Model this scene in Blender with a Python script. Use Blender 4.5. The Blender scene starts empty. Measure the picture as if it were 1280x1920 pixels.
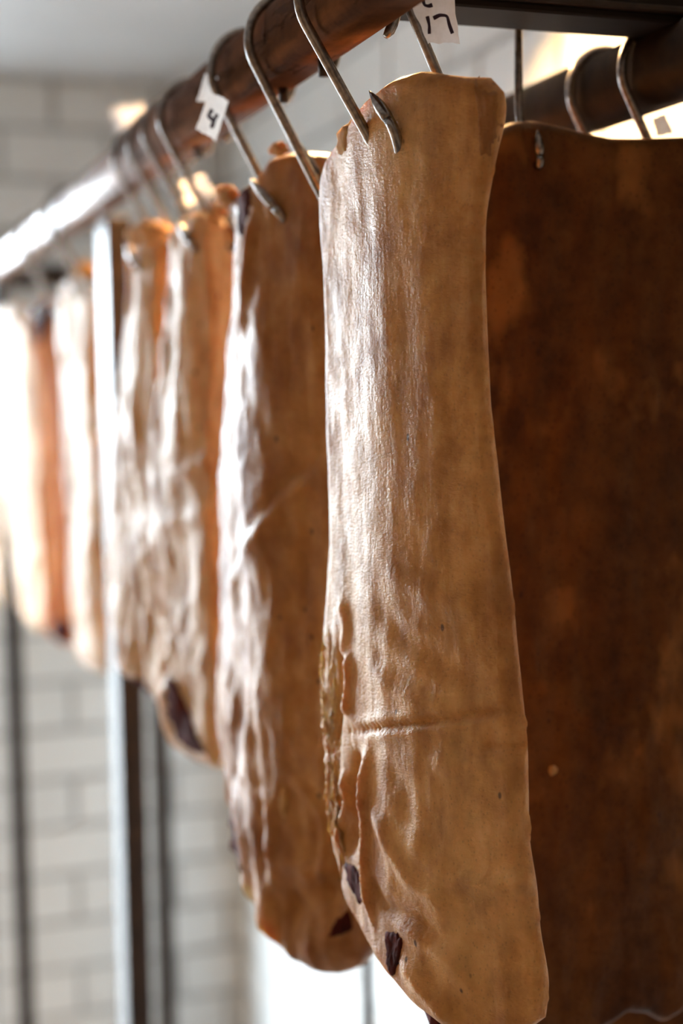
import bpy, bmesh, math, random
import numpy as np
from mathutils import Vector, noise, Matrix

random.seed(4)
scene = bpy.context.scene
col = scene.collection

# ------------------------------------------------------------------ camera
FPX, CX, CY, CAMZ = 2700.0, 640.0, 960.0, 1.55
YAW, PITCH, ROLL = math.atan(940 / FPX), -math.atan(232 / FPX), 0.015
cf = np.array([math.sin(YAW) * math.cos(PITCH), math.cos(YAW) * math.cos(PITCH), math.sin(PITCH)])
cr0 = np.array([math.cos(YAW), -math.sin(YAW), 0.0])
cu0 = np.cross(cr0, cf)
cr = cr0 * math.cos(ROLL) - cu0 * math.sin(ROLL)
cu = cu0 * math.cos(ROLL) + cr0 * math.sin(ROLL)
cam_data = bpy.data.cameras.new('camera')
cam = bpy.data.objects.new('camera', cam_data)
col.objects.link(cam)
cam.matrix_world = Matrix(((cr[0], cu[0], -cf[0], 0), (cr[1], cu[1], -cf[1], 0), (cr[2], cu[2], -cf[2], CAMZ), (0, 0, 0, 1)))
cam_data.sensor_fit = 'VERTICAL'
cam_data.sensor_height = 36.0
cam_data.lens = FPX / 1920 * 36
cam_data.clip_start = 0.01
cam_data.dof.use_dof = True
cam_data.dof.focus_distance = 0.765
cam_data.dof.aperture_fstop = 3.0
scene.camera = cam

# ------------------------------------------------------------------ light levels
SKY_STRENGTH = 40.0         # overcast sky outside the window of the far wall
BULB_STRENGTH = 3500.0      # warm bulb near the ceiling
world = bpy.data.worlds.new('world')
scene.world = world
world.use_nodes = True
world.node_tree.nodes['Background'].inputs[0].default_value = (.77, .90, 1.0, 1)
world.node_tree.nodes['Background'].inputs[1].default_value = SKY_STRENGTH
vs = scene.view_settings
vs.view_transform = 'Standard'
vs.look = 'None'
vs.gamma = 1.0
vs.use_curve_mapping = False
vs.exposure = 0.0


# ------------------------------------------------------------------ helpers
def ray(x, y):
    """direction in which the photograph shows the point (x, y)"""
    return cf + cr * (x - CX) / FPX - cu * (y - CY) / FPX


def on_x(x, y, X):
    d = ray(x, y)
    return np.array([0, 0, CAMZ]) + d * X / d[0]


def on_y(x, y, Y):
    d = ray(x, y)
    return np.array([0, 0, CAMZ]) + d * Y / d[1]


def mesh_obj(name, verts, faces, mat=None, parent=None, smooth=True):
    me = bpy.data.meshes.new(name)
    me.from_pydata([tuple(map(float, v)) for v in verts], [], faces)
    me.update()
    if smooth:
        me.polygons.foreach_set('use_smooth', [True] * len(me.polygons))
    if mat:
        me.materials.append(mat)
    o = bpy.data.objects.new(name, me)
    col.objects.link(o)
    if parent:
        o.parent = parent
    return o


def bm_obj(name, bm, mat=None, parent=None, smooth=False):
    bmesh.ops.recalc_face_normals(bm, faces=bm.faces)
    me = bpy.data.meshes.new(name)
    bm.to_mesh(me)
    bm.free()
    if smooth:
        me.polygons.foreach_set('use_smooth', [True] * len(me.polygons))
    if mat:
        me.materials.append(mat)
    o = bpy.data.objects.new(name, me)
    col.objects.link(o)
    if parent:
        o.parent = parent
    return o


def box_bm(lo, hi, bevel=0.0, seg=1, bm=None):
    bm = bm or bmesh.new()
    r = bmesh.ops.create_cube(bm, size=1.0)
    for v in r['verts']:
        v.co = Vector([(lo[k] + hi[k]) / 2 + v.co[k] * (hi[k] - lo[k]) for k in range(3)])
    if bevel:
        es = list({e for v in r['verts'] for e in v.link_edges})
        bmesh.ops.bevel(bm, geom=es, offset=bevel, segments=seg, affect='EDGES', profile=0.5)
    return bm


def empty(name, loc, parent=None):
    o = bpy.data.objects.new(name, None)
    o.empty_display_size = 0.03
    col.objects.link(o)
    o.location = tuple(map(float, loc))
    if parent:
        o.parent = parent
    return o


def tag(o, label, cat, group=None):
    o['label'] = label
    o['category'] = cat
    if group:
        o['group'] = group
    return o


def struct(o, label=None):
    o['kind'] = 'structure'
    if label:
        o['label'] = label
    return o


def tube(path, radii, n=12, off=(0, 0, 0)):
    """verts, faces of a round bar along a path with one radius per point"""
    P = [np.array(p, float) - np.array(off, float) for p in path]
    verts, faces = [], []
    prev = None
    for i, p in enumerate(P):
        t = P[min(i + 1, len(P) - 1)] - P[max(i - 1, 0)]
        t = t / np.linalg.norm(t)
        if prev is None:
            h = np.array([0, 1, 0]) if abs(t[1]) < .9 else np.array([1, 0, 0])
            a = np.cross(t, h)
        else:
            a = prev - t * (prev @ t)
        a = a / np.linalg.norm(a)
        prev = a
        b = np.cross(t, a)
        for k in range(n):
            an = 2 * math.pi * k / n
            verts.append(p + (a * math.cos(an) + b * math.sin(an)) * radii[i])
    for i in range(len(P) - 1):
        for k in range(n):
            k2 = (k + 1) % n
            faces.append((i * n + k, i * n + k2, (i + 1) * n + k2, (i + 1) * n + k))
    faces.append(tuple(range(n - 1, -1, -1)))
    faces.append(tuple((len(P) - 1) * n + k for k in range(n)))
    return verts, faces


# ------------------------------------------------------------------ materials
def new_mat(name):
    m = bpy.data.materials.new(name)
    m.use_nodes = True
    nt = m.node_tree
    b = nt.nodes['Principled BSDF']
    return m, nt, b


def N(nt, typ, **kw):
    n = nt.nodes.new(typ)
    for k, v in kw.items():
        if k.startswith('i_'):
            key = k[2:]
            n.inputs[int(key) if key.isdigit() else key].default_value = v
        else:
            setattr(n, k, v)
    return n


def ramp(nt, fac, stops):
    r = nt.nodes.new('ShaderNodeValToRGB')
    els = r.color_ramp.elements
    while len(els) < len(stops):
        els.new(0.5)
    for e, (p, c) in zip(els, stops):
        e.position = p
        e.color = (*c, 1) if len(c) == 3 else c
    nt.links.new(fac, r.inputs[0])
    return r.outputs[0]


def mapped(nt, scale, loc=(0, 0, 0)):
    tc = N(nt, 'ShaderNodeTexCoord')
    mp = N(nt, 'ShaderNodeMapping')
    mp.inputs['Scale'].default_value = scale
    mp.inputs['Location'].default_value = loc
    nt.links.new(tc.outputs['Object'], mp.inputs[0])
    return mp.outputs[0]


def noise_tex(nt, vec, scale, detail=4, rough=0.55):
    n = N(nt, 'ShaderNodeTexNoise')
    n.inputs['Scale'].default_value = scale
    n.inputs['Detail'].default_value = detail
    n.inputs['Roughness'].default_value = rough
    nt.links.new(vec, n.inputs['Vector'])
    return n.outputs[0]


def mix(nt, fac, a, b, mode='MIX'):
    m = N(nt, 'ShaderNodeMix', data_type='RGBA', blend_type=mode)
    for s, v in ((0, fac), (6, a), (7, b)):
        if hasattr(v, 'is_linked') or hasattr(v, 'links'):
            nt.links.new(v, m.inputs[s])
        else:
            m.inputs[s].default_value = v if s == 0 else (*v, 1)
    return m.outputs[2]


def math_n(nt, op, a, b=None):
    m = N(nt, 'ShaderNodeMath', operation=op)
    for k, v in enumerate((a, b)):
        if v is None:
            continue
        if hasattr(v, 'links'):
            nt.links.new(v, m.inputs[k])
        else:
            m.inputs[k].default_value = v
    return m.outputs[0]


def bump(nt, bsdf, height, strength, dist, prev=None):
    b = N(nt, 'ShaderNodeBump')
    b.inputs['Strength'].default_value = strength
    b.inputs['Distance'].default_value = dist
    nt.links.new(height, b.inputs['Height'])
    if prev:
        nt.links.new(prev, b.inputs['Normal'])
    nt.links.new(b.outputs[0], bsdf.inputs['Normal'])
    return b.outputs[0]


def rind_material(name, pale, mid, dark, dark_bias=0.5, rough=0.4, sss=0.25, seed=0.0, spec=0.6, pore=420, pore_mix=.55):
    m, nt, b = new_mat(name)
    L = nt.links.new
    v = mapped(nt, (1, 1, 1), (seed, seed * .7, seed * .3))
    vs_ = mapped(nt, (1, 1, .45), (seed, 0, seed))
    big = noise_tex(nt, vs_, 14, 4, .6)
    fine = noise_tex(nt, v, 60, 5, .65)
    c1 = ramp(nt, big, [(.36, dark), (.50, mid), (.66, pale)])
    c2 = ramp(nt, fine, [(.36, dark), (.52, mid), (.70, pale)])
    c = mix(nt, .45, c1, c2)
    # darker drips and clouds
    dr = noise_tex(nt, mapped(nt, (1, 1, .38), (seed + 6, 2, 5)), 42, 4, .6)
    c = mix(nt, 1.0, c, ramp(nt, dr, [(.34, (.72, .62, .50)), (.56, (1, 1, 1))]), 'MULTIPLY')
    # orange stains
    st = noise_tex(nt, mapped(nt, (1, 1, .6), (seed + 3, 1, 2)), 26, 3, .5)
    stf = ramp(nt, st, [(.58, (0, 0, 0)), (.72, (.75, .75, .75))])
    c = mix(nt, stf, c, (.36, .15, .035))
    # pores
    pv = N(nt, 'ShaderNodeTexVoronoi', feature='F1')
    pv.inputs['Scale'].default_value = pore
    L(mapped(nt, (1, 1, .7), (seed, 0, 0)), pv.inputs['Vector'])
    pr = ramp(nt, pv.outputs['Distance'], [(.05, (.55, .55, .55)), (.28, (1, 1, 1))])
    c = mix(nt, pore_mix, c, mix(nt, 1.0, c, pr, 'MULTIPLY'))
    # dark specks, few and sharp
    sv = N(nt, 'ShaderNodeTexVoronoi', feature='F1')
    sv.inputs['Scale'].default_value = 62
    L(mapped(nt, (1, 1, .6), (seed + 9, 4, 1)), sv.inputs['Vector'])
    d = ramp(nt, sv.outputs['Distance'], [(.065, (1, 1, 1)), (.10, (0, 0, 0))])
    sel = N(nt, 'ShaderNodeSeparateColor')
    L(sv.outputs['Color'], sel.inputs[0])
    keep = math_n(nt, 'GREATER_THAN', sel.outputs[0], .45)
    sp = math_n(nt, 'MULTIPLY', math_n(nt, 'MULTIPLY', d, keep), .85)
    c = mix(nt, sp, c, (.06, .02, .008))
    L(c, b.inputs['Base Color'])
    rr = ramp(nt, fine, [(.3, (rough + .14,) * 3), (.7, (rough - .06,) * 3)])
    L(rr, b.inputs['Roughness'])
    b.inputs['Specular IOR Level'].default_value = spec
    b.inputs['Subsurface Weight'].default_value = sss
    b.inputs['Subsurface Radius'].default_value = (1.0, .38, .12)
    b.inputs['Subsurface Scale'].default_value = .014
    # relief: fine weave of the dried rind, pores and soft waves
    wave = noise_tex(nt, mapped(nt, (1, 1, 2.2), (seed, 0, 0)), 380, 3, .6)
    crease = noise_tex(nt, mapped(nt, (1.6, 1.6, .22), (seed, 5, 0)), 170, 3, .6)
    n1 = bump(nt, b, wave, .62, .0011)
    n2 = bump(nt, b, crease, .42, .0011, n1)
    n3 = bump(nt, b, pv.outputs['Distance'], .30, .0006, n2)
    return m


def lean_material():
    m, nt, b = new_mat('dried_lean_meat')
    v = mapped(nt, (1, 1, .3))
    n = noise_tex(nt, v, 150, 4, .6)
    nt.links.new(ramp(nt, n, [(.3, (.022, .004, .004)), (.6, (.10, .014, .010)), (.8, (.20, .05, .03))]), b.inputs['Base Color'])
    b.inputs['Roughness'].default_value = .7
    b.inputs['Specular IOR Level'].default_value = .12
    bump(nt, b, n, .6, .002)
    return m


def fat_material():
    m, nt, b = new_mat('yellowed_fat')
    n = noise_tex(nt, mapped(nt, (1, 1, .5)), 190, 4, .65)
    nt.links.new(ramp(nt, n, [(.3, (.44, .22, .075)), (.6, (.66, .40, .19)), (.8, (.80, .58, .36))]), b.inputs['Base Color'])
    b.inputs['Roughness'].default_value = .75
    b.inputs['Specular IOR Level'].default_value = .2
    b.inputs['Subsurface Weight'].default_value = .3
    b.inputs['Subsurface Radius'].default_value = (1, .4, .12)
    b.inputs['Subsurface Scale'].default_value = .012
    bump(nt, b, n, .5, .002)
    return m


def rusty_steel():
    m, nt, b = new_mat('rusty_brown_steel')
    n = noise_tex(nt, mapped(nt, (60, 9, 60)), 1.0, 5, .6)
    n2 = noise_tex(nt, mapped(nt, (1, 1, 1)), 120, 4, .6)
    c = ramp(nt, n, [(.3, (.035, .014, .007)), (.5, (.13, .045, .015)), (.7, (.26, .10, .03))])
    nt.links.new(mix(nt, .25, c, ramp(nt, n2, [(.35, (.02, .01, .006)), (.7, (.25, .11, .05))])), b.inputs['Base Color'])
    b.inputs['Metallic'].default_value = .35
    nt.links.new(ramp(nt, n, [(.3, (.22,) * 3), (.7, (.42,) * 3)]), b.inputs['Roughness'])
    bump(nt, b, n2, .15, .001)
    return m


def dark_steel():
    m, nt, b = new_mat('dark_brown_steel')
    n2 = noise_tex(nt, mapped(nt, (1, 1, 1)), 60, 4, .6)
    nt.links.new(ramp(nt, n2, [(.35, (.018, .011, .008)), (.7, (.05, .028, .016))]), b.inputs['Base Color'])
    b.inputs['Metallic'].default_value = .3
    b.inputs['Roughness'].default_value = .38
    bump(nt, b, n2, .15, .001)
    return m


def hook_steel():
    m, nt, b = new_mat('stainless_wire')
    n2 = noise_tex(nt, mapped(nt, (1, 1, 1)), 300, 3, .5)
    nt.links.new(ramp(nt, n2, [(.35, (.20, .18, .17)), (.7, (.42, .38, .35))]), b.inputs['Base Color'])
    b.inputs['Metallic'].default_value = .95
    b.inputs['Roughness'].default_value = .27
    return m


def tile_material():
    m, nt, b = new_mat('white_glazed_tile')
    oi = N(nt, 'ShaderNodeObjectInfo')
    nt.links.new(ramp(nt, oi.outputs['Random'], [(0, (.73, .75, .745)), (1, (.79, .805, .795))]), b.inputs['Base Color'])
    b.inputs['Roughness'].default_value = .3
    n = noise_tex(nt, mapped(nt, (1, 1, 1)), 12, 2, .5)
    bump(nt, b, n, .08, .003)
    return m


def plain(name, colr, rough, scale=8, var=.08):
    m, nt, b = new_mat(name)
    n = noise_tex(nt, mapped(nt, (1, 1, 1)), scale, 4, .6)
    lo = tuple(c * (1 - var) for c in colr)
    hi = tuple(min(1, c * (1 + var)) for c in colr)
    nt.links.new(ramp(nt, n, [(.3, lo), (.7, hi)]), b.inputs['Base Color'])
    b.inputs['Roughness'].default_value = rough
    return m


def paper_material():
    m, nt, b = new_mat('thin_white_paper')
    n = noise_tex(nt, mapped(nt, (1, 1, 1)), 250, 3, .6)
    c = ramp(nt, n, [(.3, (.80, .76, .72)), (.7, (.88, .85, .82))])
    nt.links.new(c, b.inputs['Base Color'])
    b.inputs['Roughness'].default_value = .65
    tr = N(nt, 'ShaderNodeBsdfTranslucent')
    nt.links.new(c, tr.inputs[0])
    ms = N(nt, 'ShaderNodeMixShader')
    ms.inputs[0].default_value = .6
    nt.links.new(b.outputs[0], ms.inputs[1])
    nt.links.new(tr.outputs[0], ms.inputs[2])
    nt.links.new(ms.outputs[0], nt.nodes['Material Output'].inputs[0])
    return m


def glass_material():
    m, nt, b = new_mat('clear_window_glass')
    tr, gl = N(nt, 'ShaderNodeBsdfTransparent'), N(nt, 'ShaderNodeBsdfGlossy')
    gl.inputs['Roughness'].default_value = .02
    ms = N(nt, 'ShaderNodeMixShader')
    ms.inputs[0].default_value = .05
    nt.links.new(tr.outputs[0], ms.inputs[1])
    nt.links.new(gl.outputs[0], ms.inputs[2])
    nt.links.new(ms.outputs[0], nt.nodes['Material Output'].inputs[0])
    return m


def emitter(name, colr, strength):
    m, nt, b = new_mat(name)
    b.inputs['Base Color'].default_value = (*colr, 1)
    b.inputs['Emission Color'].default_value = (*colr, 1)
    b.inputs['Emission Strength'].default_value = strength
    return m


M = dict(
    lean=lean_material(), fat=fat_material(), rail=rusty_steel(), dark=dark_steel(), hook=hook_steel(),
    tile=tile_material(), paper=paper_material(),
    grout=plain('grey_grout', (.44, .45, .45), .8), ceil=plain('grey_ceiling_paint', (.60, .61, .62), .45, 5, .05),
    floor=plain('grey_floor', (.13, .10, .08), .5), paint=plain('brown_wall_paint', (.34, .215, .12), .6),
    frame=plain('white_window_frame', (.8, .8, .8), .4), ink=plain('dark_violet_ink', (.035, .012, .03), .6),
    glass=glass_material(), ground=plain('grey_paving', (.13, .125, .12), .8), bulb=emitter('warm_bulb_glass', (1.0, .58, .24), BULB_STRENGTH),
    black=plain('shaded_black_steel', (.014, .009, .006), .65), matte=plain('matte_brown_steel', (.03, .02, .014), .75),
    socket=plain('black_socket', (.03, .03, .03), .5),
)

for k_ in ('black', 'matte'):
    M[k_].node_tree.nodes['Principled BSDF'].inputs['Specular IOR Level'].default_value = .12

# ------------------------------------------------------------------ the room
X_LEFT, X_RIGHT, Y_FRONT, Y_BACK, Z_CEIL = -1.25, 0.735, -1.3, 2.75, 2.13
WX0, WX1, WZ0, WZ1 = -1.0, 0.235, 0.10, 1.93      # window opening in the far wall

struct(bm_obj('floor', box_bm((X_LEFT - .1, Y_FRONT - .1, -.1), (X_RIGHT + .1, Y_BACK + .1, 0)), M['floor']), 'plain grey floor of the curing room')
struct(bm_obj('ceiling', box_bm((X_LEFT - .1, Y_FRONT - .1, Z_CEIL), (X_RIGHT + .1, Y_BACK + .1, Z_CEIL + .1)), M['ceil']), 'low grey painted ceiling above the rails')
struct(bm_obj('wall_left', box_bm((X_LEFT - .1, Y_FRONT, 0), (X_LEFT, Y_BACK, Z_CEIL)), M['paint']))
struct(bm_obj('wall_front', box_bm((X_LEFT - .1, Y_FRONT - .1, 0), (X_RIGHT + .1, Y_FRONT, Z_CEIL)), M['paint']))
bm = box_bm((X_LEFT - .1, Y_BACK, 0), (WX0, Y_BACK + .1, Z_CEIL))
box_bm((WX1, Y_BACK, 0), (X_RIGHT + .1, Y_BACK + .1, Z_CEIL), bm=bm)
box_bm((WX0, Y_BACK, 0), (WX1, Y_BACK + .1, WZ0), bm=bm)
box_bm((WX0, Y_BACK, WZ1), (WX1, Y_BACK + .1, Z_CEIL), bm=bm)
wall_back = struct(bm_obj('wall_back', bm, M['grout']), 'far wall of white metro tiles with grey joints')
wall_right = struct(bm_obj('wall_right', box_bm((X_RIGHT, Y_FRONT, 0), (X_RIGHT + .1, Y_BACK + .1, Z_CEIL)), M['grout']), 'white tiled side wall lit warm at the top')

# tiles: one bevelled mesh per width, shared by all alike tiles
TP, TH, JT = 0.197, 0.0945, 0.011
_tiles = {}


def tile_mesh(w):
    key = round(w, 4)
    if key not in _tiles:
        bm = bmesh.new()
        hw, hh, d, bv = w / 2 - JT / 2, TH / 2 - JT / 2, .006, .002
        a = [bm.verts.new((sx * hw, 0, sz * hh)) for sx, sz in ((-1, -1), (1, -1), (1, 1), (-1, 1))]
        b_ = [bm.verts.new((sx * hw, -d + bv, sz * hh)) for sx, sz in ((-1, -1), (1, -1), (1, 1), (-1, 1))]
        c_ = [bm.verts.new((sx * (hw - bv), -d, sz * (hh - bv))) for sx, sz in ((-1, -1), (1, -1), (1, 1), (-1, 1))]
        for k in range(4):
            j = (k + 1) % 4
            bm.faces.new((a[k], a[j], b_[j], b_[k]))
            bm.faces.new((b_[k], b_[j], c_[j], c_[k]))
        bm.faces.new(c_)
        bm.faces.new(a[::-1])
        me = bpy.data.meshes.new('tile')
        bm.to_mesh(me)
        bm.free()
        me.materials.append(M['tile'])
        _tiles[key] = me
    return _tiles[key]


def lay_tiles(wall, u0, u1, joint, place, rot, z_from, hole=None):
    k0 = int((Z_CEIL - z_from) / TH) + 1
    for r in range(k0):
        zc = ROW0 - r * TH
        if zc > Z_CEIL - TH * .4 or zc < z_from:
            continue
        off = joint + (TP / 2 if r % 2 else 0)
        n0 = math.floor((u0 - off) / TP)
        for q in range(n0, n0 + int((u1 - u0) / TP) + 3):
            lo, hi = max(off + q * TP, u0), min(off + (q + 1) * TP, u1)
            if hi - lo < .03:
                continue
            if hole and lo < hole[1] - .01 and zc > hole[2] - TH / 2 and zc < hole[3] + TH / 2:
                if hi <= hole[1] + .03:
                    continue
                lo = max(lo, hole[1])
            o = bpy.data.objects.new('tile', tile_mesh(hi - lo))
            col.objects.link(o)
            o.parent = wall
            o.location = place((lo + hi) / 2, zc)
            o.rotation_euler = (0, 0, rot)


ROW0 = float(on_y(85, 290, Y_BACK)[2]) + 0.0945
ROW0 += 0.0945 * round((Z_CEIL - ROW0) / .0945 - .4)
lay_tiles(wall_back, WX0 + .5, X_RIGHT, float(on_y(135, 1343, Y_BACK)[0]), lambda u, z: (u, Y_BACK, z), 0, .25, (WX0, WX1 + .01, WZ0, WZ1))
lay_tiles(wall_right, .55, Y_BACK - .008, .2, lambda u, z: (X_RIGHT, u, z), -math.pi / 2, .25)

# window of the far wall: frame, mullion and daylight panes
win = struct(empty('window_1', ((WX0 + WX1) / 2, Y_BACK, WZ0)), 'tall daylight window in the far wall')


def wpart(name, lo, hi, mat, bev=.004):
    o = bm_obj(name, box_bm(lo, hi, bev), mat)
    o.parent = win
    o.matrix_parent_inverse = Matrix.Translation(-Vector(win.location))
    return o


wm = (WX0 + WX1) / 2
for lo, hi in (((WX0, Y_BACK + .02, WZ0), (WX0 + .04, Y_BACK + .07, WZ1)), ((WX1 - .04, Y_BACK + .02, WZ0), (WX1, Y_BACK + .07, WZ1)),
               ((WX0, Y_BACK + .02, WZ0), (WX1, Y_BACK + .07, WZ0 + .04)), ((WX0, Y_BACK + .02, WZ1 - .04), (WX1, Y_BACK + .07, WZ1)),
               ((wm - .025, Y_BACK + .02, WZ0), (wm + .025, Y_BACK + .07, WZ1))):
    wpart('window_frame', lo, hi, M['frame'])
wpart('pane', (WX0 + .03, Y_BACK + .045, WZ0 + .03), (wm - .02, Y_BACK + .055, WZ1 - .03), M['glass'], 0)
wpart('pane', (wm + .02, Y_BACK + .045, WZ0 + .03), (WX1 - .03, Y_BACK + .055, WZ1 - .03), M['glass'], 0)

struct(bm_obj('ground', box_bm((-40, Y_BACK + .12, -.3), (40, 60, -.12)), M['ground']), 'grey paving outside the window')
# portal in the window opening: only steers the sampling of the sky, gives no light of its own
pl = bpy.data.lights.new('window_portal', 'AREA')
pl.shape, pl.size, pl.size_y = 'RECTANGLE', WX1 - WX0, WZ1 - WZ0
pl.cycles.is_portal = True
po = bpy.data.objects.new('window_portal', pl)
col.objects.link(po)
po.location = (wm, Y_BACK + .09, (WZ0 + WZ1) / 2)
po.rotation_euler = (-math.pi / 2, 0, 0)

# ------------------------------------------------------------------ the rack
RX, RZ = .265, 1.757          # centre of the near rail
RX2, RZ2 = .485, 1.742        # centre of the rail by the wall
RW, RH = .036, .043
rack = tag(empty('hanging_rack', (RX, 1.5, 0)), 'brown steel rack of rails, crossbeam and posts carrying all the hooks', 'rack')


def part(name, bm, mat, parent=rack, smooth=False):
    o = bm_obj(name, bm, mat, None, smooth)
    o.parent = parent
    o.matrix_parent_inverse = Matrix.Translation(-Vector((RX, 1.5, 0)))
    return o


def bar_y(x, z, w, h, y0, y1, r=.011):
    bm = box_bm((x - w / 2, y0, z - h / 2), (x + w / 2, y1, z + h / 2))
    es = [e for e in bm.edges if abs(e.verts[0].co.y - e.verts[1].co.y) > .5]
    bmesh.ops.bevel(bm, geom=es, offset=r, segments=5, affect='EDGES', profile=.5)
    return bm


rail1 = part('rail', bar_y(RX, RZ, RW, RH, .45, 2.70), M['rail'], smooth=True)
rail2 = part('rail', bar_y(RX2, RZ2, .040, .046, .45, 2.70, .017), M['dark'], smooth=True)  # backlit rail, its shade put into the colour by darker steel
beam_y, BZ0, BZ1 = .765, 1.7585, 1.800
bm = box_bm((RX + RW / 2 - .004, beam_y - .022, BZ0), (X_RIGHT - .01, beam_y + .022, BZ1), .003, 2)
cross = part('crossbeam', bm, M['black'])  # unlit beam, its shade is put into the black steel colour
bm = box_bm((RX + RW / 2 - .004, beam_y - .026, BZ0 + .004), (X_RIGHT - .01, beam_y - .0222, BZ0 + .008), .001, 2)
part('crossbeam_lip', bm, M['dark'])
part('crossbeam', box_bm((RX + RW / 2 - .002, 2.62, RZ - RH / 2), (RX2 - .018, 2.655, RZ + RH / 2), .004, 2), M['dark'])
for px, py, X, wx, wy in ((226, 900, RX + .028, .028, .062), (38, 1600, RX, .028, .028), (305, 1600, RX2, .028, .028)):
    d = ray(px, py)
    Y = X * d[1] / d[0]
    part('post', box_bm((X - wx / 2, Y - wy / 2, 0.001), (X + wx / 2, Y + wy / 2, (RZ - RH / 2 + .001) if X < .4 else RZ2 - .02), .003, 2), M['dark'] if wy > .05 else M['matte'])
d = ray(690, 1880)
Yb = RX2 * d[1] / d[0]
v_, f_ = tube([(RX2, Yb, .001), (RX2, Yb, RZ2 - .018)], [.0055, .0055], 14)
o = mesh_obj('brace_rod', v_, f_, M['dark'])
o.parent = rack
o.matrix_parent_inverse = Matrix.Translation(-Vector((RX, 1.5, 0)))
for px, py in ((606, 100), (531, 165), (372, 300)):
    p = on_x(px, py, RX + .004)
    v_, f_ = tube([(RX + .004, p[1], RZ - RH / 2 + .002), (RX + .004, p[1], RZ - RH / 2 - .009)], [.0033, .0033], 10)
    o = mesh_obj('bolt', v_, f_, M['dark'], rail1)

# ------------------------------------------------------------------ ceiling lamp (warm bulb, above the picture)
LAMP = (.465, 1.38)
lamp = tag(empty('ceiling_lamp', (LAMP[0], LAMP[1], Z_CEIL)), 'warm bulb in a small black cone shade on the ceiling by the tiled side wall', 'lamp')
v_, f_ = tube([(0, 0, -.001), (0, 0, -.02), (0, 0, -.085)], [.04, .020, .018], 20)
mesh_obj('socket', v_, f_, M['socket'], lamp)
prof_ = [(.019, -.060), (.030, -.070), (.062, -.140), (.060, -.140), (.028, -.073), (.019, -.063)]
v_, f_ = [], []
for k in range(32):
    an = 2 * math.pi * k / 32
    v_ += [(r_ * math.cos(an), r_ * math.sin(an), z_) for r_, z_ in prof_]
for k in range(32):
    for q in range(6):
        f_.append((k * 6 + q, ((k + 1) % 32) * 6 + q, ((k + 1) % 32) * 6 + (q + 1) % 6, k * 6 + (q + 1) % 6))
tilt_ = Matrix.Translation((0, 0, -.07)) @ Matrix.Rotation(math.radians(-24), 4, 'X') @ Matrix.Translation((0, 0, .07))
mesh_obj('shade', v_, f_, M['socket'], lamp).data.transform(tilt_)
bm = bmesh.new()
bmesh.ops.create_uvsphere(bm, u_segments=20, v_segments=12, radius=.020)
for v in bm.verts:
    v.co.z = v.co.z * 1.15 - .107
bm_obj('bulb', bm, M['bulb'], lamp, True).data.transform(tilt_)


# ------------------------------------------------------------------ hanging slabs
def rows(a, n):
    """resample a polyline a (k,2) to n points by arc length"""
    a = np.array(a, float)
    d = np.r_[0, np.cumsum(np.linalg.norm(np.diff(a, axis=0), axis=1))]
    t = np.linspace(0, d[-1], n)
    return np.c_[np.interp(t, d, a[:, 0]), np.interp(t, d, a[:, 1])]


def smooth_line(a, n, k=3):
    r = rows(a, n)
    for _ in range(k):
        r[1:-1] = .25 * r[:-2] + .5 * r[1:-1] + .25 * r[2:]
    return r


def clustered(n, w=.6):
    t = np.linspace(0, 1, n)
    return (1 - w) * t + w * (.5 - .5 * np.cos(math.pi * t))


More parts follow.
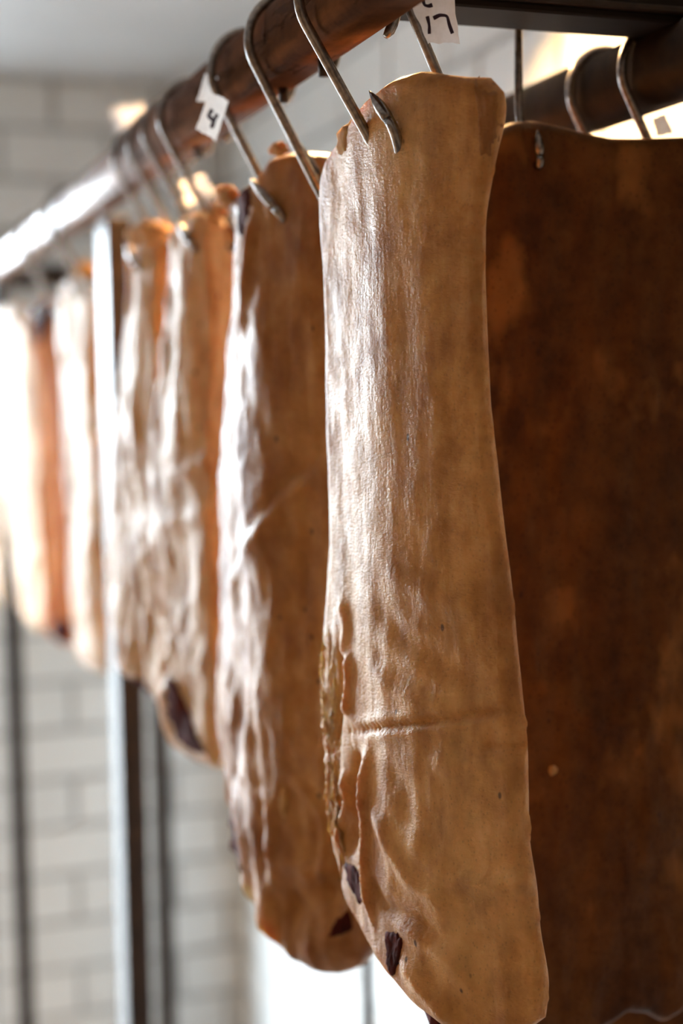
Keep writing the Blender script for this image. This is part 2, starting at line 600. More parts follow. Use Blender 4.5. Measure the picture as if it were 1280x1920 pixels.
class Slab:
    """A slab of cured pork: its mid surface stands on a curve in plan (three points),
    its outline is a closed shape on that surface, and it has thickness, rounded rims and relief."""

    def __init__(self, name, plan, top, right, bottom, left, thick, ns, nv, mat, label, seed,
                 ridges=(), lump=.002, rim=(.10, .06, .03, .04), crumple=0.0, group='slabs of cured pork on the rack', back_bulge=1.0, round_=.014, taper=0.0):
        self.plan = np.array(plan, float)
        ch = np.r_[0, np.cumsum(np.linalg.norm(np.diff(self.plan, axis=0), axis=1))]
        self.len = ch[-1]
        t = np.linspace(-.12, ch[-1] + .09, 320)
        self.t = t
        p = self.plan
        cx, cy = np.interp(t, ch, p[:, 0]), np.interp(t, ch, p[:, 1])
        for c_, k in ((cx, 0), (cy, 1)):     # straight on beyond both ends
            lo, hi = t < 0, t > ch[-1]
            c_[lo] = p[0, k] + (p[1, k] - p[0, k]) / ch[1] * t[lo]
            c_[hi] = p[2, k] + (p[2, k] - p[1, k]) / (ch[2] - ch[1]) * (t[hi] - ch[2])
        sg = round_ / (t[1] - t[0])          # round the bend
        kn = np.exp(-.5 * (np.arange(-60, 61) / sg) ** 2)
        kn /= kn.sum()

        def soft(c_):
            e = np.r_[2 * c_[0] - c_[60:0:-1], c_, 2 * c_[-1] - c_[-2:-62:-1]]
            return np.convolve(e, kn, 'valid')
        cx, cy = soft(cx), soft(cy)
        self.cx, self.cy = cx, cy
        tx, ty = np.gradient(cx, t), np.gradient(cy, t)
        ln = np.hypot(tx, ty)
        nx, ny = ty / ln, -tx / ln
        s = np.sign(-(nx * cx + ny * cy))
        self.nx, self.ny = nx * s, ny * s
        self.seed = seed
        # outline on the surface
        n_s, n_v = ns, nv
        s_ = clustered(n_s, .7)
        v_ = clustered(n_v, .35)
        T, Rr, B, L = [np.array([self.uv(*p) for p in smooth_line(q, 160, 4)]) for q in (top, right, bottom, left)]

        def at(c, tt):
            g = np.linspace(0, 1, len(c))
            return np.c_[np.interp(tt, g, c[:, 0]), np.interp(tt, g, c[:, 1])]
        Ts, Bs, Lv, Rv = at(T, s_), at(B, s_), at(L, v_), at(Rr, v_)
        S, V = np.meshgrid(s_, v_)
        G = ((1 - V)[..., None] * Ts[None] + V[..., None] * Bs[None] + (1 - S)[..., None] * Lv[:, None] + S[..., None] * Rv[:, None]
             - ((1 - S) * (1 - V))[..., None] * T[0] - (S * (1 - V))[..., None] * T[-1] - ((1 - S) * V)[..., None] * B[0] - (S * V)[..., None] * B[-1])
        self.G = G
        W, Z = G[..., 0], G[..., 1]

        def rimf(x, r):
            q = np.clip(x / r, 0, 1)
            return np.sqrt(np.clip(1 - (1 - q) ** 2, 0, 1))
        prof = rimf(S, rim[0]) * rimf(1 - S, rim[1]) * rimf(V, rim[2]) * rimf(1 - V, rim[3])
        disp = np.zeros_like(W)
        for pts, wid, hgt in ridges:
            q = np.array([self.uv(*p) for p in smooth_line(pts, 40, 4)])
            dd = np.full(W.shape, 9.0)
            fade = np.zeros(W.shape)
            for k, (qu, qz) in enumerate(q):
                d_ = np.hypot(W - qu, Z - qz)
                tk = k / (len(q) - 1)
                better = d_ < dd
                dd = np.where(better, d_, dd)
                fade = np.where(better, min(1, 5 * tk + .15, 5 * (1 - tk) + .15), fade)
            disp += hgt * np.exp(-(dd / wid) ** 2) * fade
        edge = np.minimum(1, prof * 1.3)
        fr, bk = np.zeros_like(W), np.zeros_like(W)
        sd = seed * 13.7
        low = np.clip((V - .35) / .65, 0, 1)
        for i in range(n_v):
            for j in range(n_s):
                w, z = W[i, j], Z[i, j]
                a = noise.fractal(Vector((w * 22 + sd, z * 9, sd)), .9, 2.1, 3)
                b_ = noise.fractal(Vector((w * 90 + sd, z * 45, 4 + sd)), .8, 2.1, 4)
                c_ = noise.noise(Vector((w * 40 + sd, z * 12 + 2 * noise.noise(Vector((w * 14, z * 10, sd))), 9 + sd)))
                fold = (1 - abs(c_) * 3.0) if abs(c_) < .333 else 0
                fr[i, j] = lump * 2.2 * a + lump * .45 * b_ + crumple * fold * low[i, j]
                bk[i, j] = lump * 2 * noise.fractal(Vector((w * 26 + sd, z * 14, 30 + sd)), .9, 2.1, 4)
        hw = thick / 2 * (1 - taper * S ** 2)
        nf = -hw + hw * prof + (fr + disp) * edge
        nb = -hw - hw * prof * back_bulge + bk * edge
        self.W, self.Z, self.nf = W, Z, nf
        # silhouettes wander a little
        jit = np.zeros_like(W)
        for i in range(n_v):
            for j in (0, n_s - 1):
                jit[i, j] = .0016 * noise.fractal(Vector((j, Z[i, j] * 70, sd)), .8, 2.1, 3)
        self.base = np.array([float(self.P(W.mean(), 0)[0]), float(self.P(W.mean(), 0)[1]), float(Z.min())])
        PF = self.P3(W + jit, Z, nf)
        PB = self.P3(W + jit, Z, nb)
        verts = np.vstack([PF.reshape(-1, 3), PB.reshape(-1, 3)]) - self.base
        K = n_s * n_v
        idx = np.arange(K).reshape(n_v, n_s)
        bidx = idx + K
        bidx = bidx.copy()
        for sl in (np.s_[0, :], np.s_[-1, :], np.s_[:, 0], np.s_[:, -1]):
            bidx[sl] = idx[sl]
        faces = []
        for i in range(n_v - 1):
            for j in range(n_s - 1):
                faces.append((int(idx[i, j]), int(idx[i + 1, j]), int(idx[i + 1, j + 1]), int(idx[i, j + 1])))
                faces.append((int(bidx[i, j]), int(bidx[i, j + 1]), int(bidx[i + 1, j + 1]), int(bidx[i + 1, j])))
        self.root = tag(empty(name, self.base), label, 'cured meat', group)
        o = mesh_obj('rind', verts, faces, mat, self.root)
        bm = bmesh.new()
        bm.from_mesh(o.data)
        bmesh.ops.delete(bm, geom=[v for v in bm.verts if not v.link_faces], context='VERTS')
        bmesh.ops.recalc_face_normals(bm, faces=bm.faces)
        bm.to_mesh(o.data)
        bm.free()
        self.body = o

    def uv(self, px, py):
        """place on the mid surface (run along the plan curve, height) of a point seen in the photograph"""
        d = ray(px, py)
        c = d[0] * self.cy - d[1] * self.cx
        k = np.where(np.sign(c[:-1]) != np.sign(c[1:]))[0]
        if len(k) == 0:
            k = np.array([int(np.argmin(abs(c)))])
            k = np.minimum(k, len(c) - 2)
            f = 0.0
        else:
            f = c[k[0]] / (c[k[0]] - c[k[0] + 1])
        k = int(k[0])
        t = self.t[k] + f * (self.t[k + 1] - self.t[k])
        X, Y = np.interp(t, self.t, self.cx), np.interp(t, self.t, self.cy)
        return t, CAMZ + d[2] * math.hypot(X, Y) / math.hypot(d[0], d[1])

    def P(self, w, n):
        x, y = np.interp(w, self.t, self.cx), np.interp(w, self.t, self.cy)
        return x + n * np.interp(w, self.t, self.nx), y + n * np.interp(w, self.t, self.ny)

    def P3(self, W, Z, n):
        x, y = self.P(W, n)
        return np.stack([x, y, Z], -1)

    def height(self, w, z):
        d = (self.W - w) ** 2 + (self.Z - z) ** 2
        k = np.argpartition(d.ravel(), 6)[:6]
        wt = 1 / (d.ravel()[k] + 1e-9)
        return float((self.nf.ravel()[k] * wt).sum() / wt.sum())

    def patch(self, name, outline, mat, lift=.0016, rings=7, label=None, rough=.0006, npts=60):
        """a piece of other flesh showing through the rind, following the rind's relief"""
        q = [self.uv(*p) for p in smooth_line(list(outline) + [outline[0]], npts + 1, 2)[:-1]]
        q = np.array(q)
        c = q.mean(0)
        for k_ in range(len(q)):
            q[k_] = c + (q[k_] - c) * (1 + .22 * noise.fractal(Vector(((q[k_][0]) * 260, q[k_][1] * 260, self.seed)), .8, 2.1, 3))
        verts, faces = [], []
        n = len(q)
        for r in range(rings):
            k = 1 - r / rings
            for p in q:
                w, z = c + (p - c) * k
                h = self.height(w, z) + lift * min(1, (1 - k) * 4) - .0008 * (r == 0) + rough * noise.fractal(Vector((w * 300, z * 170, self.seed)), .8, 2.1, 3)
                x, y = self.P(w, h)
                verts.append((x - self.base[0], y - self.base[1], z - self.base[2]))
        x, y = self.P(c[0], self.height(*c) + lift)
        verts.append((x - self.base[0], y - self.base[1], c[1] - self.base[2]))
        for r in range(rings - 1):
            for k in range(n):
                k2 = (k + 1) % n
                faces.append((r * n + k, r * n + k2, (r + 1) * n + k2, (r + 1) * n + k))
        for k in range(n):
            faces.append(((rings - 1) * n + k, (rings - 1) * n + (k + 1) % n, rings * n))
        o = mesh_obj(name, verts, faces, mat, self.root)
        if label:
            o['label'] = label
        return o

    def lump(self, name, px, py, size, mat, n=None, seed=1, label=None):
        """a small irregular bit of fat sticking to the rim"""
        w, z = self.uv(px, py)
        x, y = self.P(w, self.height(w, z) if n is None else n)
        bm = bmesh.new()
        bmesh.ops.create_icosphere(bm, subdivisions=3, radius=1)
        for v in bm.verts:
            k = 1 + .45 * noise.noise(v.co * 1.7 + Vector((seed * 3.1, 0, 0))) + .18 * noise.noise(v.co * 5 + Vector((seed, 1, 0)))
            v.co = Vector((v.co.x * size[0], v.co.y * size[1], v.co.z * size[2])) * k + Vector((x - self.base[0], y - self.base[1], z - self.base[2]))
        o = bm_obj(name, bm, mat, self.root, True)
        if label:
            o['label'] = label
        return o


PALE, MID, DARK = (.70, .50, .33), (.50, .29, .13), (.33, .155, .05)
m_main = rind_material('tan_rind_near', (.88, .53, .21), (.71, .34, .085), (.44, .17, .025), seed=1.3, rough=.42, sss=.25, spec=.62)
m_mid = rind_material('tan_rind_mid', (.68, .36, .12), (.50, .215, .040), (.32, .105, .013), seed=4.1, rough=.42, sss=.25, spec=.62)
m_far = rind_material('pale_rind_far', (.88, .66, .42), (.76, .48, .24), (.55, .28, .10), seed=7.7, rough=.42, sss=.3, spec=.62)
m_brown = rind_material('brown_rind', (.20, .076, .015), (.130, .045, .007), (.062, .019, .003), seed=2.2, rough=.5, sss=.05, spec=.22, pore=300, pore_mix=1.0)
m_orange = rind_material('backlit_orange_rind', (.74, .27, .03), (.62, .18, .014), (.42, .10, .008), seed=5.2, rough=.6, sss=.5, spec=.15)  # window light glowing through the slab is put into this orange

# nearest slab on the rail
s1 = Slab('cured_pork_slab', [(.2690, .8075), (.2775, .703), (.309, .664)],
          top=[(690, 196), (705, 168), (740, 136), (772, 127), (812, 133), (860, 138), (905, 140), (934, 168)],
          right=[(934, 168), (936, 215), (918, 290), (898, 400), (896, 520), (899, 640), (906, 760), (921, 880), (935, 1000), (948, 1100), (958, 1200), (969, 1300), (978, 1400), (980, 1500), (981, 1580), (995, 1660), (1002, 1750), (1019, 1850), (1014, 1915)],
          bottom=[(716, 1798), (735, 1835), (752, 1865), (782, 1900), (830, 1938), (890, 1962), (960, 1955), (1014, 1915)],
          left=[(690, 196), (660, 230), (630, 268), (592, 312), (584, 352), (586, 430), (595, 520), (597, 650), (596, 760), (599, 900), (601, 1000), (600, 1100), (592, 1180), (589, 1260), (591, 1350), (596, 1450), (602, 1530), (612, 1592), (634, 1670), (668, 1735), (716, 1798)],
          thick=.030, ns=150, nv=330, mat=m_main, seed=1, round_=.036, taper=.6, lump=.0008, crumple=.0012, rim=(.10, .05, .022, .03),
          label='sharp tan slab in the foreground hung below the paper marked 17',
          ridges=[([(648, 1372), (700, 1366), (800, 1354), (900, 1341), (962, 1330)], .0022, -.0040),
                  ([(655, 1385), (700, 1380), (800, 1368), (900, 1354)], .0040, .0018),
                  ([(652, 1358), (700, 1352), (800, 1341)], .004, .0014),
                  ([(652, 1220), (656, 1270), (650, 1330), (668, 1352)], .0030, .0045),
                  ([(636, 1200), (643, 1270), (636, 1350), (630, 1420)], .0035, -.0045),
                  ([(690, 1400), (684, 1460), (690, 1560), (688, 1650), (700, 1740)], .0042, .0060),
                  ([(668, 1400), (664, 1470), (668, 1540), (655, 1600)], .0040, -.0055),
                  ([(645, 1440), (655, 1500), (640, 1560), (648, 1600)], .0035, .0045),
                  ([(690, 1250), (730, 1290), (800, 1320), (850, 1330)], .0060, .0020),
                  ([(690, 1215), (740, 1260), (820, 1300)], .0055, -.0018),
                  ([(760, 1560), (800, 1620), (880, 1680)], .008, .0022),
                  ([(730, 1720), (790, 1760), (850, 1800), (900, 1880)], .007, .0028),
                  ([(880, 1760), (940, 1770), (1010, 1780)], .006, -.0025),
                  ([(900, 1400), (950, 1405), (985, 1400)], .004, -.0028),
                  ([(695, 1500), (730, 1580), (770, 1650), (850, 1705)], .006, .0040),
                  ([(690, 1640), (720, 1700), (790, 1735), (860, 1790)], .005, -.0035),
                  ([(750, 1800), (800, 1860), (850, 1920)], .006, .0040),
                  ([(860, 1650), (930, 1662), (1000, 1650)], .006, .0032),
                  ([(700, 1130), (760, 1205), (850, 1262), (930, 1300)], .007, -.0024),
                  ([(715, 1060), (800, 1120), (900, 1140)], .008, .0024),
                  ([(640, 1120), (650, 1180), (640, 1240)], .004, .0030),
                  ([(720, 1440), (760, 1480), (760, 1560)], .008, -.0028),
                  ([(800, 1420), (860, 1440), (960, 1420)], .007, .0024)])
s1.patch('lean_or_shadow_patch', [(648, 1612), (672, 1628), (688, 1660), (690, 1700), (672, 1695), (655, 1660)], M['lean'], label='dark dried lean showing through')
s1.patch('lean_or_shadow_patch', [(722, 1742), (750, 1748), (757, 1775), (745, 1815), (732, 1842), (724, 1800)], M['lean'], label='deep red lean showing through')
s1.patch('cut_edge', [(886, 150), (930, 170), (934, 215), (914, 300), (897, 300), (896, 220)], m_mid, lift=.001)
for k, (px, py, sx) in enumerate(((640, 262, .011), (655, 246, .009), (626, 282, .008), (672, 232, .006))):
    s1.lump('fat_crust', px, py, (sx * .8, sx, sx), M['fat'], n=-.008, seed=k)
s1.patch('fat_crust', [(607, 1175), (618, 1180), (630, 1215), (634, 1300), (640, 1400), (634, 1470), (646, 1560), (652, 1605), (640, 1640), (626, 1590), (615, 1525), (609, 1440), (604, 1340), (602, 1255)], m_main, lift=.0012, rings=12, rough=.0020, npts=220)

s1.lump('lean_flap', 772, 1908, (.012, .014, .020), M['lean'], n=-.026, seed=51, label='dark purple flap of lean below the rind')

# second slab
s2 = Slab('cured_pork_slab', [(.260, 1.0137), (.255, .911), (.3085, .846)],
          top=[(416, 372), (436, 348), (468, 331), (478, 310), (492, 290), (520, 281), (560, 279), (612, 284), (650, 290)],
          right=[(650, 290), (652, 600), (655, 1000), (665, 1300), (690, 1600), (702, 1735)],
          bottom=[(498, 1705), (512, 1745), (522, 1780), (545, 1815), (582, 1836), (622, 1840), (660, 1826), (690, 1790), (702, 1735)],
          left=[(416, 372), (420, 430), (417, 520), (412, 640), (409, 800), (409, 1000), (406, 1150), (403, 1250), (406, 1380), (413, 1460), (426, 1530), (447, 1602), (476, 1664), (498, 1705)],
          thick=.034, ns=100, nv=220, mat=m_mid, seed=2, lump=.0022, crumple=.0030, rim=(.08, .05, .02, .05),
          label='tan slab with wrinkled lower end right behind the sharp foreground slab',
          ridges=[([(440, 440), (432, 700), (436, 1000), (440, 1200)], .010, .0030),
                  ([(472, 400), (462, 520), (452, 640)], .006, .0050),
                  ([(445, 380), (446, 440), (440, 500)], .006, -.0060),
                  ([(600, 880), (520, 950), (450, 1060), (430, 1120)], .006, .0030),
                  ([(605, 850), (530, 910), (455, 1010)], .005, -.0025),
                  ([(430, 1220), (445, 1320), (440, 1450), (470, 1600)], .008, .0050),
                  ([(470, 1320), (480, 1450), (490, 1600), (520, 1720)], .008, -.0040),
                  ([(500, 1500), (505, 1580), (510, 1680)], .008, .0045),
                  ([(520, 1600), (580, 1640), (640, 1620)], .008, .0045),
                  ([(530, 1700), (580, 1700), (640, 1660)], .010, -.0050),
                  ([(530, 1760), (580, 1780), (650, 1760)], .012, .0040)])
s2.patch('lean_or_shadow_patch', [(434, 352), (464, 338), (470, 372), (462, 420), (446, 462), (434, 430)], M['lean'], label='dark red lean at the top corner')
s2.patch('lean_or_shadow_patch', [(424, 1500), (440, 1490), (452, 1560), (468, 1640), (470, 1662), (444, 1610)], M['lean'], label='dark lean along the lower edge')
s2.patch('lean_or_shadow_patch', [(632, 1720), (656, 1705), (662, 1745), (640, 1752), (622, 1755)], M['lean'])
s2.lump('fat_crust', 523, 279, (.006, .007, .004), M['fat'], n=0, seed=4)
s2.lump('fat_crust', 530, 1505, (.003, .003, .010), M['fat'], seed=6)
s2.lump('fat_crust', 424, 368, (.007, .009, .008), M['fat'], n=0, seed=8)

# third slab
s3 = Slab('cured_pork_slab', [(.240, 1.163), (.2635, 1.0648), (.305, 1.092)],
          top=[(318, 425), (330, 402), (352, 390), (385, 388), (408, 398), (450, 405)],
          right=[(450, 405), (452, 700), (455, 1100), (455, 1350), (440, 1440)],
          bottom=[(312, 1385), (326, 1415), (352, 1436), (385, 1448), (415, 1450), (440, 1440)],
          left=[(318, 425), (308, 470), (298, 550), (288, 650), (281, 800), (273, 900), (268, 1000), (272, 1080), (282, 1140), (297, 1230), (306, 1320), (312, 1385)],
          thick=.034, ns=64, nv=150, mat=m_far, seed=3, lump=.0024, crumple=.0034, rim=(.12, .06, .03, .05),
          label='pale slab topped by a glowing scrap of paper, third along the rail',
          ridges=[([(345, 440), (340, 700), (338, 900)], .012, .0035), ([(370, 500), (375, 700), (372, 860)], .009, -.004),
                  ([(300, 985), (350, 975), (400, 960)], .008, .0035), ([(330, 900), (370, 870), (405, 850)], .006, .003)])
s3.patch('lean_or_shadow_patch', [(318, 1262), (332, 1268), (352, 1330), (378, 1392), (396, 1420), (362, 1412), (336, 1392), (322, 1340)], M['lean'], label='dark hollow at the lower end, its shadow painted in lean colour')  # shadow inside the hollow, put in as a dark patch
s3.lump('fat_crust', 410, 396, (.008, .010, .008), M['fat'], n=0, seed=3)

# fourth slab, in front of the post
s4 = Slab('cured_pork_slab', [(.224, 1.277), (.252, 1.170), (.287, 1.186)],
          top=[(232, 470), (240, 450), (262, 436), (290, 432), (316, 440), (350, 450)],
          right=[(350, 450), (352, 800), (350, 1100), (335, 1280), (318, 1330)],
          bottom=[(226, 1262), (250, 1292), (275, 1318), (300, 1336), (318, 1330)],
          left=[(232, 470), (226, 520), (222, 580), (213, 680), (206, 780), (199, 880), (191, 980), (188, 1060), (192, 1130), (200, 1190), (212, 1235), (226, 1262)],
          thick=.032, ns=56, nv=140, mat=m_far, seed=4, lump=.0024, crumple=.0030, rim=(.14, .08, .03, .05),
          label='pale brightly lit slab hanging just before the post, fourth along the rail',
          ridges=[([(262, 500), (256, 700), (250, 900)], .010, .004), ([(240, 480), (238, 540), (236, 600)], .006, -.005)])
s4.patch('lean_or_shadow_patch', [(243, 1268), (262, 1272), (288, 1310), (285, 1322), (262, 1306)], M['lean'])
for k, (px, py, r) in enumerate(((262, 440, .010), (285, 436, .012), (305, 440, .010))):
    s4.lump('fat_crust', px, py, (r, r * 1.2, r * .8), M['fat'], n=0, seed=20 + k)

# fifth slab, behind the post
s5 = Slab('cured_pork_slab', [(.257, 1.770), (.273, 1.683), (.315, 1.640)],
          top=[(106, 548), (116, 522), (140, 508), (170, 502), (215, 508)],
          right=[(215, 508), (216, 900), (218, 1180), (214, 1245)],
          bottom=[(138, 1238), (150, 1256), (175, 1266), (198, 1262), (214, 1245)],
          left=[(106, 548), (106, 620), (107, 700), (112, 800), (119, 900), (125, 1000), (130, 1100), (134, 1180), (138, 1238)],
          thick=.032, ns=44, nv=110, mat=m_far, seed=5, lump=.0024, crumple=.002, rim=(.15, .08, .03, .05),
          label='pale slab just left of the upright post, half hidden by it')
s5.lump('fat_crust', 160, 506, (.012, .014, .009), M['fat'], n=0, seed=31)

# sixth slab: its inner side faces the camera, backlight put into its orange
s6 = Slab('cured_pork_slab', [(.257, 1.980), (.281, 1.930), (.317, 1.900)],
          top=[(48, 600), (56, 570), (72, 556), (95, 552), (135, 556)],
          right=[(135, 556), (140, 900), (142, 1150), (138, 1205)],
          bottom=[(74, 1178), (88, 1200), (112, 1214), (128, 1212), (138, 1205)],
          left=[(48, 600), (60, 660), (69, 760), (73, 900), (77, 1000), (86, 1090), (74, 1178)],
          thick=.028, ns=40, nv=100, mat=m_orange, seed=6, lump=.002, crumple=.002, rim=(.15, .1, .03, .05),
          label='narrow backlit orange slab between two pale slabs near the left edge')
s6.patch('lean_or_shadow_patch', [(52, 590), (66, 566), (92, 562), (100, 600), (82, 640), (66, 650)], M['lean'])
s6.patch('lean_or_shadow_patch', [(92, 1172), (112, 1160), (130, 1165), (132, 1200), (112, 1206), (98, 1200)], M['lean'])

# seventh and eighth, at the left edge
s7 = Slab('cured_pork_slab', [(.238, 2.44), (.266, 2.33), (.300, 2.255)],
          top=[(-18, 600), (-6, 578), (14, 566), (34, 572), (50, 596)],
          right=[(50, 596), (62, 660), (69, 760), (73, 900), (77, 1000), (86, 1090), (84, 1170)],
          bottom=[(36, 1148), (48, 1172), (62, 1186), (76, 1184), (84, 1170)],
          left=[(-18, 600), (-14, 700), (-8, 800), (4, 900), (16, 1000), (28, 1090), (36, 1148)],
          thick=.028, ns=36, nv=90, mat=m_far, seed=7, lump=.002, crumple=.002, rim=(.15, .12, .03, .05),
          label='overexposed white slab left of the orange slab')
s8 = Slab('cured_pork_slab', [(.222, 2.58), (.246, 2.52), (.275, 2.47)],
          top=[(-58, 640), (-45, 618), (-30, 606), (-10, 606), (4, 620)],
          right=[(4, 620), (10, 800), (22, 1000), (34, 1090), (38, 1130)],
          bottom=[(-14, 1120), (-4, 1140), (10, 1152), (26, 1150), (38, 1130)],
          left=[(-58, 640), (-48, 800), (-34, 1000), (-22, 1080), (-14, 1120)],
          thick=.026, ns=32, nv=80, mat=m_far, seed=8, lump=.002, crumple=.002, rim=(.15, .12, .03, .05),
          label='farthest pale slab, only its lower end showing at the left edge')

# slab on the crossbeam, turned away from the window
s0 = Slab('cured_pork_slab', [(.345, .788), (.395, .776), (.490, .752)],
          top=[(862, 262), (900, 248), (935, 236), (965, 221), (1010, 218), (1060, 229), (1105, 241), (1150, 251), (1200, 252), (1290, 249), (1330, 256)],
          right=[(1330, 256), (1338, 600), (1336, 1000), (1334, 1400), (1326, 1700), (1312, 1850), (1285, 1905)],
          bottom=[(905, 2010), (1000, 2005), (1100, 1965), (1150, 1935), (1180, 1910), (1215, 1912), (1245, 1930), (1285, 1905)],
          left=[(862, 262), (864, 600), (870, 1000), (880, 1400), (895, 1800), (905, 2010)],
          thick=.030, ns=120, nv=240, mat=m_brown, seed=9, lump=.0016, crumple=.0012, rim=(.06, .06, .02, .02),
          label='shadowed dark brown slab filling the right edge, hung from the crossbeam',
          ridges=[([(985, 1290), (1050, 1310), (1110, 1350), (1180, 1360), (1240, 1380), (1280, 1420)], .006, .0028),
                  ([(1060, 1240), (1090, 1320), (1120, 1380), (1130, 1440)], .008, .0022),
                  ([(1160, 1290), (1190, 1320), (1220, 1330)], .008, -.0020),
                  ([(1200, 1500), (1240, 1560), (1280, 1590)], .006, .002)])
s0.lump('fat_crust', 1037, 1444, (.0035, .0015, .003), M['fat'], seed=41)


# slab added behind the brown one to darken the notch in its hem
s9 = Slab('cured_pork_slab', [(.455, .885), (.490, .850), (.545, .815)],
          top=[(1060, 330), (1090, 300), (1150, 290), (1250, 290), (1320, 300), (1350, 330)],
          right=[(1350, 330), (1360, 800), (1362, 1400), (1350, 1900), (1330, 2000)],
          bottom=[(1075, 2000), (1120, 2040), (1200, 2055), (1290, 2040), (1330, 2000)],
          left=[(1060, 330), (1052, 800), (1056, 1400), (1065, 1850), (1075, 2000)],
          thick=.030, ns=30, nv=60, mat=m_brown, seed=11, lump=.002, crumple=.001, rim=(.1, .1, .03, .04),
          label='dark slab added behind the shadowed brown one to darken the notch below its hem')


# ------------------------------------------------------------------ hooks
def bez(a, b, c, d, n):
    return [(1 - t) ** 3 * a + 3 * (1 - t) ** 2 * t * b + 3 * (1 - t) * t * t * c + t ** 3 * d for t in [k / n for k in range(1, n + 1)]]


def hook(c, L, label, lean=28, r=.0275, wire=.0029, point=None, rj=.013, tip=.030, jdir=(-.6, -.8), crumb=False, phi0=-40, axis='y', side_lean=0.0, front=False):
    """meat hook of round wire: open loop over a bar that runs along `axis`, a leaning shank,
    a J and a ground point. point = (slab, pixel of the J's exit, pixel of the tip) where the point comes out of a slab."""
    c = np.array(c, float)
    ln = math.radians(lean)
    path = []
    phi1 = 180 + lean
    hx, sg = (np.array([1., 0, 0]), 1) if axis == 'y' else (np.array([0., -1, 0]) * (-1 if front else 1), 1)
    up = np.array([0, 0, 1.])
    for k in range(31):
        a = math.radians(phi0 + (phi1 - phi0) * k / 30)
        path.append(c + r * (hx * math.cos(a) + up * math.sin(a)))
    D = hx * math.sin(ln) - up * math.cos(ln)
    if side_lean:
        D = D + np.array([math.tan(math.radians(side_lean)), 0, 0])
        D = D / np.linalg.norm(D)
    p0 = path[-1]
    for k in range(1, 9):
        path.append(p0 + D * L * k / 8)
    q = path[-1]
    if point:
        slab, pe, pt, lift = point
        w, z = slab.uv(*pe)
        w2, z2 = slab.uv(*pt)
        h = max(slab.height(w, z), -.006)
        x, y = slab.P(w, h + .004)
        e = np.array([x, y, z])
        x, y = slab.P(w2, max(slab.height(w2, z2), -.004) + lift)
        tp = np.array([x, y, z2])
        Dt = (e - tp) / np.linalg.norm(e - tp)
        path += bez(q, q + D * .02, e + Dt * .02, e, 14)
        for k in range(1, 7):
            path.append(e + (tp - e) * k / 6)
    else:
        J = np.array([jdir[0], jdir[1], 0.0])
        J = J / np.linalg.norm(J)
        for k in range(1, 13):
            a = math.pi * k / 12
            path.append(q + J * rj * (1 - math.cos(a)) + D * rj * math.sin(a))
        e = path[-1]
        for k in range(1, 7):
            path.append(e - D * tip * k / 6)
    n0 = len(path) - 6
    rad = [wire] * n0 + [wire * v for v in (1.15, 1.2, 1.1, .85, .5, .10)]
    rad[0] = wire * .6
    root = tag(empty('meat_hook', c), label, 'hook', 'steel meat hooks on the rack')
    v, f = tube(path[:n0], rad[:n0], 14, c)
    mesh_obj('shank', v, f, M['hook'], root)
    v, f = tube(path[n0 - 1:], rad[n0 - 1:], 14, c)
    mesh_obj('point', v, f, M['hook'], root)
    if crumb:
        bm = bmesh.new()
        bmesh.ops.create_icosphere(bm, subdivisions=2, radius=.0018)
        for vv in bm.verts:
            vv.co = vv.co * (1 + .5 * noise.noise(vv.co * 900)) + Vector(path[-1] - c)
        bm_obj('fat_crumb', bm, M['fat'], root, True)
    return root


def rail_y(px, py):
    return float(on_x(px, py, RX - .025)[1])


def on_rail(px, py, dy=0):
    return (RX, rail_y(px, py) + dy, RZ - .002)


hook(on_rail(573, 20, .004), .085, 'polished hook piercing the top left corner of the foreground slab', lean=31, point=(s1, (742, 226), (709, 172), .006))
pb = on_y(775, 0, beam_y - .030)
hook((float(pb[0]) - .014, beam_y, BZ1 - .020), .078, 'hook on the crossbeam carrying the paper marked 17', axis='x', phi0=20, lean=0, side_lean=25, r=.028, front=True, jdir=(0, -1), rj=.008, tip=.006)
hook(on_rail(474, 100), .100, 'hook with a crumb of fat on its point, left of the foreground slab', point=(s2, (608, 342), (565, 260), .012), crumb=True)
hook(on_rail(404, 175), .088, 'hook with the paper marked 4, its point in the second slab', point=(s2, (522, 390), (478, 333), .008))
hook(on_rail(335, 240, .05), .085, 'blurred hook piercing the corner between second and third slab', point=(s3, (432, 425), (395, 372), .008))
hook(on_rail(302, 262, .05), .085, 'blurred hook below the rail between the two glowing papers, point in the third slab', point=(s3, (362, 452), (336, 412), .006))
hook(on_rail(262, 296, .03), .085, 'blurred hook with the large glowing paper above it', point=(s4, (322, 470), (298, 432), .006))
hook(on_rail(232, 320, .03), .085, 'blurred hook nearest to the right of the post top', point=(s4, (262, 492), (238, 452), .006))
for k, (px, py, sl, a, b) in enumerate(((140, 400, s5, (176, 545), (160, 515)), (108, 425, s5, (142, 548), (126, 520)), (72, 455, s6, (108, 590), (92, 562)),
                                        (48, 474, s6, (78, 595), (62, 568)), (26, 492, s7, (30, 606), (14, 580)), (8, 506, s8, (-12, 640), (-26, 618)))):
    hook((RX, float(sl.P(sl.uv(*a)[0], 0)[1]) + .012, RZ - .002), .074, ['first', 'second', 'third', 'fourth', 'fifth', 'last'][k] + ' blurred hook on the rail left of the post, counted from the post', point=(sl, a, b, .005))
pc = on_y(972, 215, beam_y + .0325)
hook((float(pc[0]), beam_y, BZ1 - .012), .070, 'dark upright hook on the crossbeam holding the brown slab', axis='x', phi0=20, lean=0, r=.0325, wire=.0025, point=(s0, (1010, 292), (1006, 244), .0045))
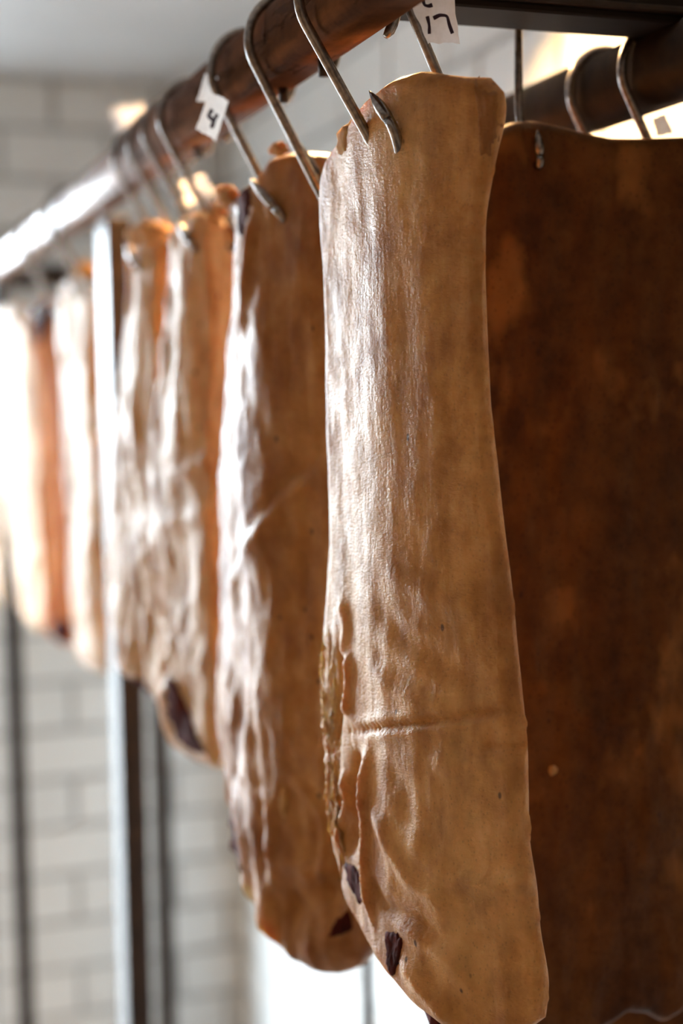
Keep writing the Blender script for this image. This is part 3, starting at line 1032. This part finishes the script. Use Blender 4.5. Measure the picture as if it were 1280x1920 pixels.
for px, py, lb, pe, pt in ((1075, 170, 'hook on the wall side rail, nearer the dark upright hook', (1130, 350), (1110, 305)), (1172, 120, 'hook on the wall side rail carrying a small paper', (1270, 350), (1248, 305))):
    hook((RX2, float(on_x(px, py, RX2 - .025)[1]), RZ2 - .002), .062, lb, point=(s9, pe, pt, .005))


# ------------------------------------------------------------------ paper tags
def paper(label, corners, depth, nseg=14, curl=.004, strokes=(), seed=0, wob=.0008, width=.0011, extra=None, tilt=0):
    """a scrap of paper: corners TL, TR, BR, BL as seen, hung at a given distance along Y, slightly curled"""
    P = [on_y(x, y, depth + dy) for (x, y, dy) in corners]
    base = sum(P) / 4
    nrm = np.cross(P[1] - P[0], P[3] - P[0])
    nrm = nrm / np.linalg.norm(nrm)
    if nrm @ (base - np.array([0, 0, CAMZ])) > 0:
        nrm = -nrm

    def S(s, t, h=0):
        p = (1 - s) * (1 - t) * P[0] + s * (1 - t) * P[1] + s * t * P[2] + (1 - s) * t * P[3]
        k = curl * math.sin(math.pi * s) + curl * .6 * (t ** 3) * (s - .3) + wob * noise.noise(Vector((s * 3 + seed, t * 3, seed)))
        return p + nrm * (k + h) - base
    vf, faces = [], []
    n = nseg
    for i in range(n + 1):
        for j in range(n + 1):
            s, t = j / n, i / n
            ss = s + .03 * noise.noise(Vector((t * 5, seed, 1))) * (1 if 0 < s < 1 else 1.6)
            tt = t + .03 * noise.noise(Vector((s * 5, seed, 7))) * (1 if 0 < t < 1 else 1.6)
            vf.append(S(ss, tt))
    for i in range(n):
        for j in range(n):
            a, b, c, d_ = i * (n + 1) + j, i * (n + 1) + j + 1, (i + 1) * (n + 1) + j + 1, (i + 1) * (n + 1) + j
            faces.append((a, d_, c, b))
    root = tag(empty('paper_tag', base), label, 'paper tag', 'paper tags on the hooks')
    mesh_obj('paper', vf, faces, M['paper'], root)
    for st in strokes:
        pts = smooth_line(st, 16, 1)
        q = [S(s, t, .0004) for s, t in pts]
        verts, fc = [], []
        for k, p in enumerate(q):
            tdir = q[min(k + 1, len(q) - 1)] - q[max(k - 1, 0)]
            sd = np.cross(tdir, nrm)
            sd = sd / np.linalg.norm(sd) * width * (.9 + .15 * math.sin(k * .5 + seed))
            verts += [p - sd, p + sd]
            if k:
                fc.append((2 * k - 2, 2 * k - 1, 2 * k + 1, 2 * k))
        mesh_obj('handwriting', verts, fc, M['ink'], root)
    return root


paper('white paper marked 17 wrapped round a hook above the foreground slab',
      [(752, -30, 0), (848, -34, 0), (860, 84, 0), (803, 82, 0)], .705, curl=.003, seed=1,
      strokes=[[(.26, .26), (.25, .38), (.33, .40), (.42, .38)],
               [(.22, .56), (.20, .70), (.14, .84)], [(.34, .60), (.52, .55), (.72, .56), (.72, .68), (.78, .84)]], width=.0010)
paper('beige paper marked 4 hanging in front of the rail',
      [(392, 172, 0), (428, 190, 0), (404, 266, 0), (367, 242, 0)], rail_y(408, 170) - .03, curl=.002, seed=2,
      strokes=[[(.38, .38), (.30, .58), (.62, .60)], [(.66, .42), (.62, .60), (.60, .80)]], width=.0013)
paper('small glowing paper flap standing above the paper marked 4',
      [(384, 138, 0), (408, 146, 0), (396, 194, 0), (369, 190, 0)], rail_y(408, 170) + .01, curl=.002, seed=3)
paper('large glowing paper standing up above the rail',
      [(208, 205, 0), (266, 196, 0), (284, 256, 0), (232, 292, 0)], 1.43, curl=.003, seed=4, wob=.002)
paper('crumpled glowing scrap of paper on top of the third slab',
      [(336, 340, 0), (385, 326, 0), (400, 362, 0), (352, 388, 0)], 1.14, curl=.006, seed=6, wob=.008)
paper('small shaded paper hanging on the wall side rail at right edge',
      [(1222, 222, 0), (1246, 214, 0), (1262, 250, 0), (1232, 256, 0)], .80, curl=.002, seed=7)
